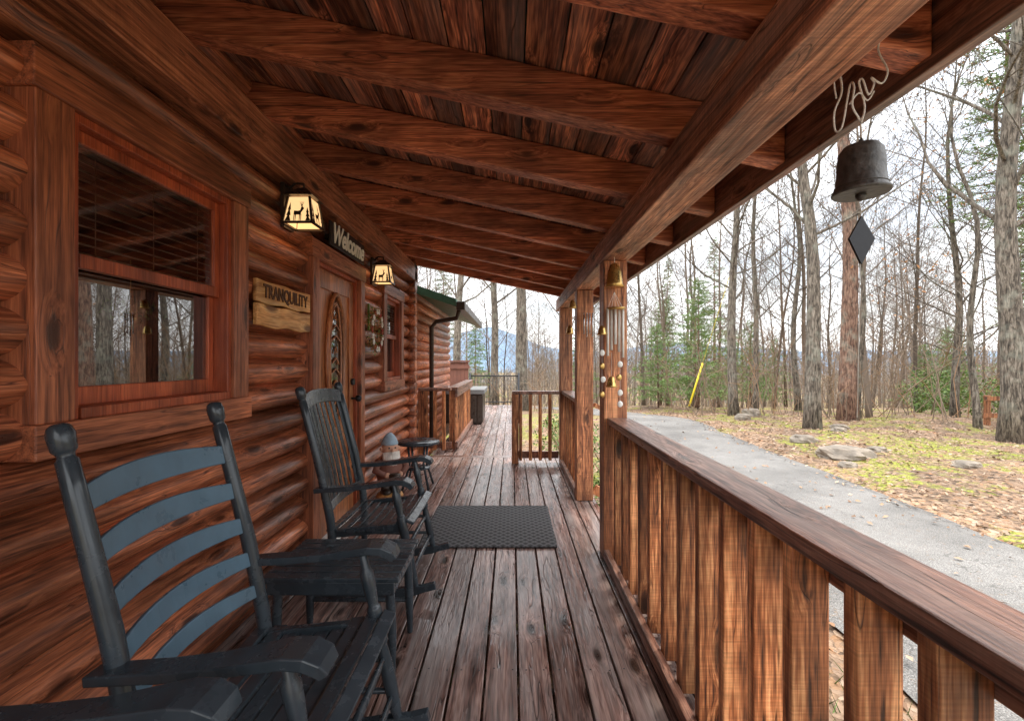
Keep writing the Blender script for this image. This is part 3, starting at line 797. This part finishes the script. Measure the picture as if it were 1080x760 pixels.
mb=MB()
for k in range(17000):
    y=R.uniform(1.0,24); 
    u_=R.random()
    x=xr(y)+ (abs(R.gauss(0,1))*5-.1 if u_<.93 else (R.uniform(-.35,.2) if u_<.97 else -R.random()**2*2.2))
    if x>26 : continue
    if R.random()<.05: x=R.uniform(.85,xl(y)+.2)
    if noise.noise(Vector((x*.5,y*.35,4)))>.12 and R.random()<.6: continue
    z=(gh(x,y) if not ondrive(x,y) else gh0(x,y)+.012)+.010
    s_=R.uniform(.018,.042); a=R.uniform(0,6.28); u=Vector((math.cos(a),math.sin(a),R.gauss(0,.25)))*s_; w=Vector((-math.sin(a),math.cos(a),R.gauss(0,.3)))*s_*.6
    c=Vector((x,y,z+R.uniform(0,.015)))
    mb.add([c-u,c+w+Vector((0,0,.01)),c+u,c-w],[(0,1,2,3)])
mb.obj('fallen_leaves',M['leafb'])

def rock(x,y,sx,sy,sz,seed):
    mb=MB(); n=18;k=10;vs=[];fs=[]
    z=gh(x,y)
    for i in range(k):
        th=math.pi*i/(k-1)
        for j in range(n):
            a=2*math.pi*j/n; d=Vector((math.sin(th)*math.cos(a),math.sin(th)*math.sin(a),math.cos(th)))
            r=1+.35*noise.noise(d*1.6+Vector((seed,0,0)))+.12*noise.noise(d*4+Vector((seed,5,0)))
            zz=min(d.z*r,.7)
            vs.append((d.x*r*sx,d.y*r*sy,zz*sz))
    for i in range(k-1):
        for j in range(n): a=i*n+j;b=i*n+(j+1)%n; fs.append((a,a+n,b+n,b))
    mb.add(vs,fs,0,False); mb.obj('rock',M['rock'],None,0,(x,y,z+sz*.25))
for a in [(6.35,8.7,.5,.35,.19,1),(6.6,10.3,.27,.2,.16,2),(8.0,15.2,.3,.25,.24,3),(7.4,14.6,.24,.2,.18,4),(5.9,8.0,.16,.12,.08,5),(7.3,9.1,.2,.14,.09,6),(9.0,12.5,.22,.18,.12,7),(7.9,11.0,.16,.13,.10,8),(7.6,7.6,.22,.16,.09,9)]: rock(*a)

# ------------------------------------------------------------ TREES
def tree_mesh(name,seed,H,r0,first,nprim,mats,lean=(0,0),leaf=0,sub=(5,4),spread=1.,bk=.3,tw=.0055):
    rr=random.Random(seed); mb=MB(); n=14; pts=[];rad=[]
    wx,wy=rr.uniform(0,99),rr.uniform(0,99)
    for i in range(n+1):
        t=i/n; pts.append(Vector((lean[0]*t*H+.28*noise.noise(Vector((wx,t*3,0)))*t*3,lean[1]*t*H+.28*noise.noise(Vector((wy,t*3,7)))*t*3,t*H-.25*(1-t))))
        rad.append(r0*((1-t)**.85*.93+.03)*(1.3 if i==0 else 1))
    mb.tube(pts,rad,10,0)
    def at(t): 
        f=t*n;i=min(int(f),n-1); return pts[i].lerp(pts[i+1],f-i), rad[i]*(1-(f-i))+rad[i+1]*(f-i)
    def br(p,d,L,r,lvl):
        k={1:6,2:4,3:3}[lvl]; q=[p];dd=d.copy()
        for i in range(k):
            dd=(dd+Vector((rr.gauss(0,.16),rr.gauss(0,.16),rr.gauss(.05,.13)))).normalized(); q.append(q[-1]+dd*L/k)
        mb.tube(q,[max(r*(1-i/k*.8),tw*.6) for i in range(k+1)],{1:5,2:3,3:3}[lvl],0,False)
        if lvl<3:
            m=sub[lvl-1]
            for j in range(m):
                t=.22+.75*(j+rr.random())/m; f=t*k;i=min(int(f),k-1); pp=q[i].lerp(q[i+1],f-i)
                base=(q[i+1]-q[i]).normalized()
                sd=Vector((rr.gauss(0,1),rr.gauss(0,1),rr.gauss(.2,.6))).normalized()
                br(pp,(base*.75+sd*.75).normalized(),L*(.55-.22*t)*rr.uniform(.8,1.4),max(tw,r*(1-t*.8)*.5),lvl+1)
        if leaf and lvl>=2:
            for _ in range(leaf):
                pp=q[rr.randrange(1,len(q))]+Vector((rr.gauss(0,.1),rr.gauss(0,.1),rr.gauss(0,.1))); s_=rr.uniform(.03,.07)
                a=Vector((rr.gauss(0,1),rr.gauss(0,1),rr.gauss(0,1))).normalized()*s_; b=Vector((rr.gauss(0,1),rr.gauss(0,1),rr.gauss(0,1))).normalized()*s_*.6
                mb.add([pp-a,pp+b,pp+a,pp-b],[(0,1,2,3)],1)
    for j in range(nprim):
        t=first+(.98-first)*((j+rr.random())/nprim); pp,r=at(t); a=j*2.4+rr.uniform(-.5,.5)
        el=rr.uniform(.25,.8)+t*.4
        br(pp,Vector((math.cos(a)*math.cos(el),math.sin(a)*math.cos(el),math.sin(el))),H*spread*(.10+.24*(1-t)**.7)*rr.uniform(.7,1.3),max(.014,r*bk),1)
    return mb.obj(name,mats)
def place(o,x,y,sc=1,rot=0): o.location=(x,y,gh(x,y)); o.scale=(sc,sc,sc); o.rotation_euler=(0,0,rot); return o
B=[M['bark'],M['leafo']]
place(tree_mesh('bare_oak_tree',11,17,.24,.26,30,B,(.01,0)),10.9,9.9)
place(tree_mesh('bare_oak_tree',12,16,.21,.32,30,B,(.0,0)),8.05,12.2)
place(tree_mesh('tall_pine_tree',13,21,.27,.5,22,[M['bark2'],M['needle']],(.0,0),7),10.4,14.1)
place(tree_mesh('bare_maple_tree',14,13,.09,.3,24,B,(.03,0)),11.4,15)
place(tree_mesh('bare_maple_tree',15,15,.17,.25,28,B,(-.02,0)),7.7,15.8)
place(tree_mesh('bare_maple_tree',16,15,.13,.25,26,B,(.02,0)),9.6,18)
place(tree_mesh('beech_tree',17,13,.13,.12,26,B,(0,0),2),14.6,15)
place(tree_mesh('bare_oak_tree',18,19,.34,.32,26,B),.45,22)
place(tree_mesh('bare_oak_tree',19,18,.24,.3,26,B),-.95,24)
place(tree_mesh('bare_maple_tree',20,15,.2,.3,24,B),-2.3,19.5)
place(tree_mesh('bare_maple_tree',21,14,.12,.22,26,B,(.04,0)),3.6,24)
place(tree_mesh('bare_maple_tree',22,14,.14,.22,26,B,(-.03,0)),12.6,20)
place(tree_mesh('bare_maple_tree',24,14,.14,.22,26,B,(.03,.01)),17.5,13)
place(tree_mesh('bare_maple_tree',25,11,.09,.2,26,B,(-.04,.01)),12.3,12.0)

def conifer(name,seed,H,r0,first,nb,wid,mats=None,dens=26):
    rr=random.Random(seed); mb=MB()
    mb.tube([(0,0,-.2),(.02,.03,H*.5),(0,0,H)],[r0,r0*.6,.01],8,0)
    for j in range(nb):
        t=first+(1-first)*j/nb; a=j*2.4+rr.random(); L=wid*(1-t)**.8*rr.uniform(.5,1.2)+.15
        q=[];dz=rr.uniform(-.05,.3)
        for i in range(5): q.append(Vector((math.cos(a)*L*i/4,math.sin(a)*L*i/4,t*H+dz*L*i/4-.12*L*(i/4)**2)))
        mb.tube(q,[r0*.15,r0*.12,r0*.09,r0*.06,.004],4,0,False)
        for _ in range(int(dens*L)+8):
            u=rr.uniform(.2,1.05)*4; i=min(int(u),3); pp=q[i].lerp(q[i+1],u-i)+Vector((rr.gauss(0,.13*L*.4+.05),rr.gauss(0,.13*L*.4+.05),rr.gauss(0,.05)))
            for w in range(3):
                dd=Vector((rr.gauss(math.cos(a)*.6,.8),rr.gauss(math.sin(a)*.6,.8),rr.gauss(.1,.4))).normalized()*rr.uniform(.10,.2); n_=dd.cross(Vector((rr.gauss(0,1),rr.gauss(0,1),1))).normalized()*.016
                mb.add([pp-n_,pp+n_,pp+dd],[(0,1,2)],1)
    return mb.obj(name,mats or [M['bark2'],M['needle']])
c1=conifer('young_pine_tree',31,6,.07,.08,80,1.9); place(c1,8.6,21)
c2=conifer('white_pine_tree',32,14,.15,.42,90,2.6); place(c2,14.8,13.6)
def inst(src,name,x,y,sc,rot,parent=None):
    o=bpy.data.objects.new(name,src.data); S.collection.objects.link(o); o.location=(x,y,gh(x,y)); o.scale=(sc,sc,sc*R.uniform(.85,1.15)); o.rotation_euler=(R.gauss(0,.03),R.gauss(0,.03),rot)
    if parent:o.parent=parent
    return o
for (x,y,s_) in [(7.4,23,.75),(10.5,26,.95),(12.6,24,.7),(9.8,30,1.1),(18,20,.55),(20.5,21,.7),(23,24,.8),(-2.6,32,.9),(5,33,.9),(16,33,.9),(30,27,.9),(15,26,.6)]:
    inst(c1,'young_pine_tree',x,y,s_,R.uniform(0,6))
for (x,y,s_) in [(34,30,1),(-6,40,1.1),(44,40,1.1),(20,45,1.1),(13,40,.9),(19.5,16.5,.9)]:
    inst(c2,'white_pine_tree',x,y,s_,R.uniform(0,6))
forest=empty('distant_forest')
FB=[M['barkf'],M['leafo']]
var=[tree_mesh('forest_tree_a%d'%k,50+k,R.uniform(13,18),R.uniform(.08,.14),R.uniform(.16,.34),24,FB,(R.gauss(0,.03),R.gauss(0,.03)),1 if k==3 else 0,(5,3),1.1,.36,.008) for k in range(6)]
for k,o in enumerate(var): o.parent=forest; place(o,6+k*7,30+k*3)
cnt=0
while cnt<290:
    d_=18+72*R.random()**1.1; a=math.radians(R.uniform(-30,88)); x,y=math.sin(a)*d_,math.cos(a)*d_
    if x<3.5 and y<26: continue
    if ondrive(x,y,1.2) or x<-40: continue
    if d_<24 and R.random()<.4: continue
    if -7<math.degrees(a)<2 and R.random()<.6: continue
    inst(R.choice(var),'forest_tree',x,y,R.uniform(.6,1.2),R.uniform(0,6.28),forest); cnt+=1
mb=MB()
for k in range(2000):
    d_=75+190*R.random(); a=math.radians(R.uniform(-35,85)); x,y=math.sin(a)*d_,math.cos(a)*d_
    if x<-60: continue
    H=R.uniform(8,15); z=gh0(x,y)-.5; r_=R.uniform(.10,.2)*(d_/110)
    if -8<math.degrees(a)<3: H*=.5
    mb.tube([(x,y,z),(x+R.gauss(0,.3),y,z+H*.5),(x+R.gauss(0,.6),y,z+H)],[r_,r_*.7,r_*.2],3,0,False)
    for j in range(10):
        t=R.uniform(.15,.95); p0=Vector((x,y,z+H*t)); aa=R.uniform(0,6.28); L=H*.3*(1.1-t)
        p1=p0+Vector((math.cos(aa)*L,math.sin(aa)*L,L*R.uniform(.4,1.2))); mb.tube([p0,p1],[r_*.45,r_*.2],3,0,False)
    for j in range(3):
        aa=R.uniform(0,6.28); q=R.uniform(1,5); p0=Vector((x+R.gauss(0,2),y+R.gauss(0,2),z)); mb.tube([p0,p0+Vector((math.cos(aa)*q*.5,math.sin(aa)*q*.5,q))],[r_*.5,r_*.2],3,0,False)
mb.obj('far_woods',M['farw'])
mb=MB()
for k in range(3000):
    d_=17+65*R.random()**1.2; a=math.radians(R.uniform(-25,80)); x,y=math.sin(a)*d_,math.cos(a)*d_
    if (x<2 and y<19) or ondrive(x,y,.6): continue
    h=R.uniform(.6,3.5)*(1+d_/70); z=gh(x,y); q=[Vector((x,y,z))]
    if -8<math.degrees(a)<3: h*=.6
    dd=Vector((R.gauss(0,.2),R.gauss(0,.2),1))
    for i in range(3): dd+=Vector((R.gauss(0,.2),R.gauss(0,.2),0)); q.append(q[-1]+dd.normalized()*h/3)
    mb.tube(q,[.016,.012,.010,.006],3,0,False)
    for j in range(6):
        pp=q[1].lerp(q[3],R.random()); e_=pp+Vector((R.gauss(0,.35),R.gauss(0,.35),R.uniform(.1,.6)))*h*.35; mb.tube([pp,e_],[.009,.005],3,0,False)
mb.obj('underbrush',M['twig'])
def shrub(name,x,y,r,h,n,mat,ls=.04):
    mb=MB(); z=gh(x,y)
    for k in range(9):
        a=R.uniform(0,6.28); mb.tube([(0,0,0),(math.cos(a)*r*.4,math.sin(a)*r*.4,h*.5),(math.cos(a)*r*.8,math.sin(a)*r*.8,h*.9)],[.01,.007,.003],4,0)
    for k in range(n):
        a=R.uniform(0,6.28);u=R.random()**.5; zz=R.uniform(.05,1); rad=r*u*(1-.5*abs(zz-.5)); rad*=1+.4*noise.noise(Vector((math.cos(a)*2,math.sin(a)*2,zz*3+x)))
        c=Vector((math.cos(a)*rad,math.sin(a)*rad,h*zz)); A=Vector((R.gauss(0,1),R.gauss(0,1),R.gauss(0,1))).normalized()*ls; Bv=Vector((R.gauss(0,1),R.gauss(0,1),R.gauss(0,1))).normalized()*ls*.5
        mb.add([c-A,c+Bv,c+A,c-Bv],[(0,1,2,3)],1)
    mb.obj(name,[M['twig'],mat],None,0,(x,y,z))
shrub('green_shrub',1.35,5.2,.5,.75,900,M['leafg'],.03)
shrub('green_shrub',1.5,6.8,.6,.9,900,M['leafg'],.03)
shrub('green_shrub',1.0,8.8,.6,.8,800,M['leafg'],.035)
shrub('rhododendron_shrub',16.5,17.5,1.2,1.7,1500,M['leafg'],.07)
shrub('rhododendron_shrub',19,17,1.1,1.4,1300,M['leafg'],.07)
shrub('green_shrub',1.15,.95,.3,.4,450,M['leafg'],.025)
mb=MB()
for k in range(5000):
    x=.95+abs(R.gauss(0,.5)); y=R.uniform(-1,14)
    if x>xl(y): continue
    z=gh(x,y); h=R.uniform(.04,.13); a=R.uniform(0,6.28)
    mb.add([(x-.004*math.cos(a),y-.004*math.sin(a),z),(x+.004*math.cos(a),y+.004*math.sin(a),z),(x+R.gauss(0,.04),y+R.gauss(0,.04),z+h)],[(0,1,2)])
mb.obj('grass',M['leafg'])
mb=MB(); a=P(727,428,17); b=P(741,383,17); mb.tube([a,b],.04,8); a2=a+(b-a)*3.6; mb.tube([b,a2],.008,5); mb.obj('yellow_guy_wire_guard',M['yellow'])
mb=MB()
for k in range(14): mb.box(-2.55+k*.1,-2.455+k*.1,12.0,12.06,-.5,1.28)
mb.box(-2.58,-1.12,11.97,11.995,1.1,1.2); mb.box(-2.58,-1.12,11.95,12.1,1.283,1.32)
mb.obj('privacy_screen',M['shed'])
mb=MB()
mb.box(-1.75,-.62,9.4,10.6,.02,.62,0); mb.box(-1.8,-.57,9.35,10.0,.625,.72,1); mb.box(-1.8,-.57,10.01,10.65,.625,.72,1)
for k in range(8): mb.box(-1.70+k*.14,-1.58+k*.14,9.38,9.398,.05,.6,0)
mb.obj('hot_tub',[M['gutter'],M['cover']],None,.02)
mb=MB()
for k in range(16): mb.tube([(-1.2+k*.09,13.6,.02),(-1.2+k*.09,13.6,.85)],.008,5)
mb.tube([(-1.25,13.6,.86),(.2,13.6,.86)],.022,6); mb.tube([(-1.25,13.6,.08),(.2,13.6,.08)],.015,6)
for x in (-1.25,.2): mb.tube([(x,13.6,-.9),(x,13.6,.95)],.03,8)
mb.obj('black_metal_railing',M['dark'])
mb=MB()
for k in range(7): mb.box(13.05+k*.5,13.15+k*.5,12.5,12.6,-.95,.36)
mb.box(12.95,16.4,12.46,12.497,.22,.34); mb.box(12.95,16.4,12.46,12.497,-.25,-.13)
mb.obj('wooden_fence',M['post'])

# ------------------------------------------------------------ LIGHT
az,el=math.radians(50),math.radians(68)
sv=Vector((math.sin(az)*math.cos(el),math.cos(az)*math.cos(el),math.sin(el)))
ld=bpy.data.lights.new('sun','SUN'); ld.energy=2.3; ld.angle=math.radians(5); ld.color=(1,.92,.80)
lo=bpy.data.objects.new('sun',ld); S.collection.objects.link(lo); lo.rotation_euler=sv.to_track_quat('Z','Y').to_euler()
w=bpy.data.worlds.new('World'); S.world=w; w.use_nodes=True; nt=w.node_tree; nt.nodes.clear()
out=nd(nt,'ShaderNodeOutputWorld'); sky=nd(nt,'ShaderNodeTexSky'); sky.sky_type='NISHITA'; sky.sun_disc=False; sky.sun_elevation=el; sky.sun_rotation=az; sky.dust_density=2.5
b1=nd(nt,'ShaderNodeBackground'); b1.inputs[1].default_value=.15; nt.links.new(sky.outputs[0],b1.inputs[0])
# overcast cloud layer: brighter overhead than at the horizon, as a real overcast sky is
b2=nd(nt,'ShaderNodeBackground'); b2.inputs[0].default_value=(.96,.98,1,1)
tc=nd(nt,'ShaderNodeTexCoord').outputs['Generated']
sp=nd(nt,'ShaderNodeSeparateXYZ'); nt.links.new(tc,sp.inputs[0])
st_=nd(nt,'ShaderNodeMapRange',interpolation_type='SMOOTHSTEP'); nt.links.new(sp.outputs[2],st_.inputs[0])
st_.inputs[1].default_value=.25; st_.inputs[2].default_value=.7; st_.inputs[3].default_value=2.6; st_.inputs[4].default_value=6.0
nt.links.new(st_.outputs[0],b2.inputs[1])
n=nz(nt,mapping(nt,tc,(1.5,1.5,4)),1.6,5,.6,.4)
f=ramp(nt,n,[(.36,.4),(.55,1.)])
mx=nd(nt,'ShaderNodeMixShader'); nt.links.new(f,mx.inputs[0]); nt.links.new(b1.outputs[0],mx.inputs[1]); nt.links.new(b2.outputs[0],mx.inputs[2]); nt.links.new(mx.outputs[0],out.inputs[0])

cd=bpy.data.cameras.new('camera'); cd.lens=16; cd.sensor_width=36; cd.clip_end=2000; cd.clip_start=.05
co=bpy.data.objects.new('camera',cd); S.collection.objects.link(co); co.location=(0,0,1.32); co.rotation_euler=(math.radians(90),0,0)
S.camera=co
S.view_settings.view_transform='Standard'; S.view_settings.look='None'; S.view_settings.exposure=0
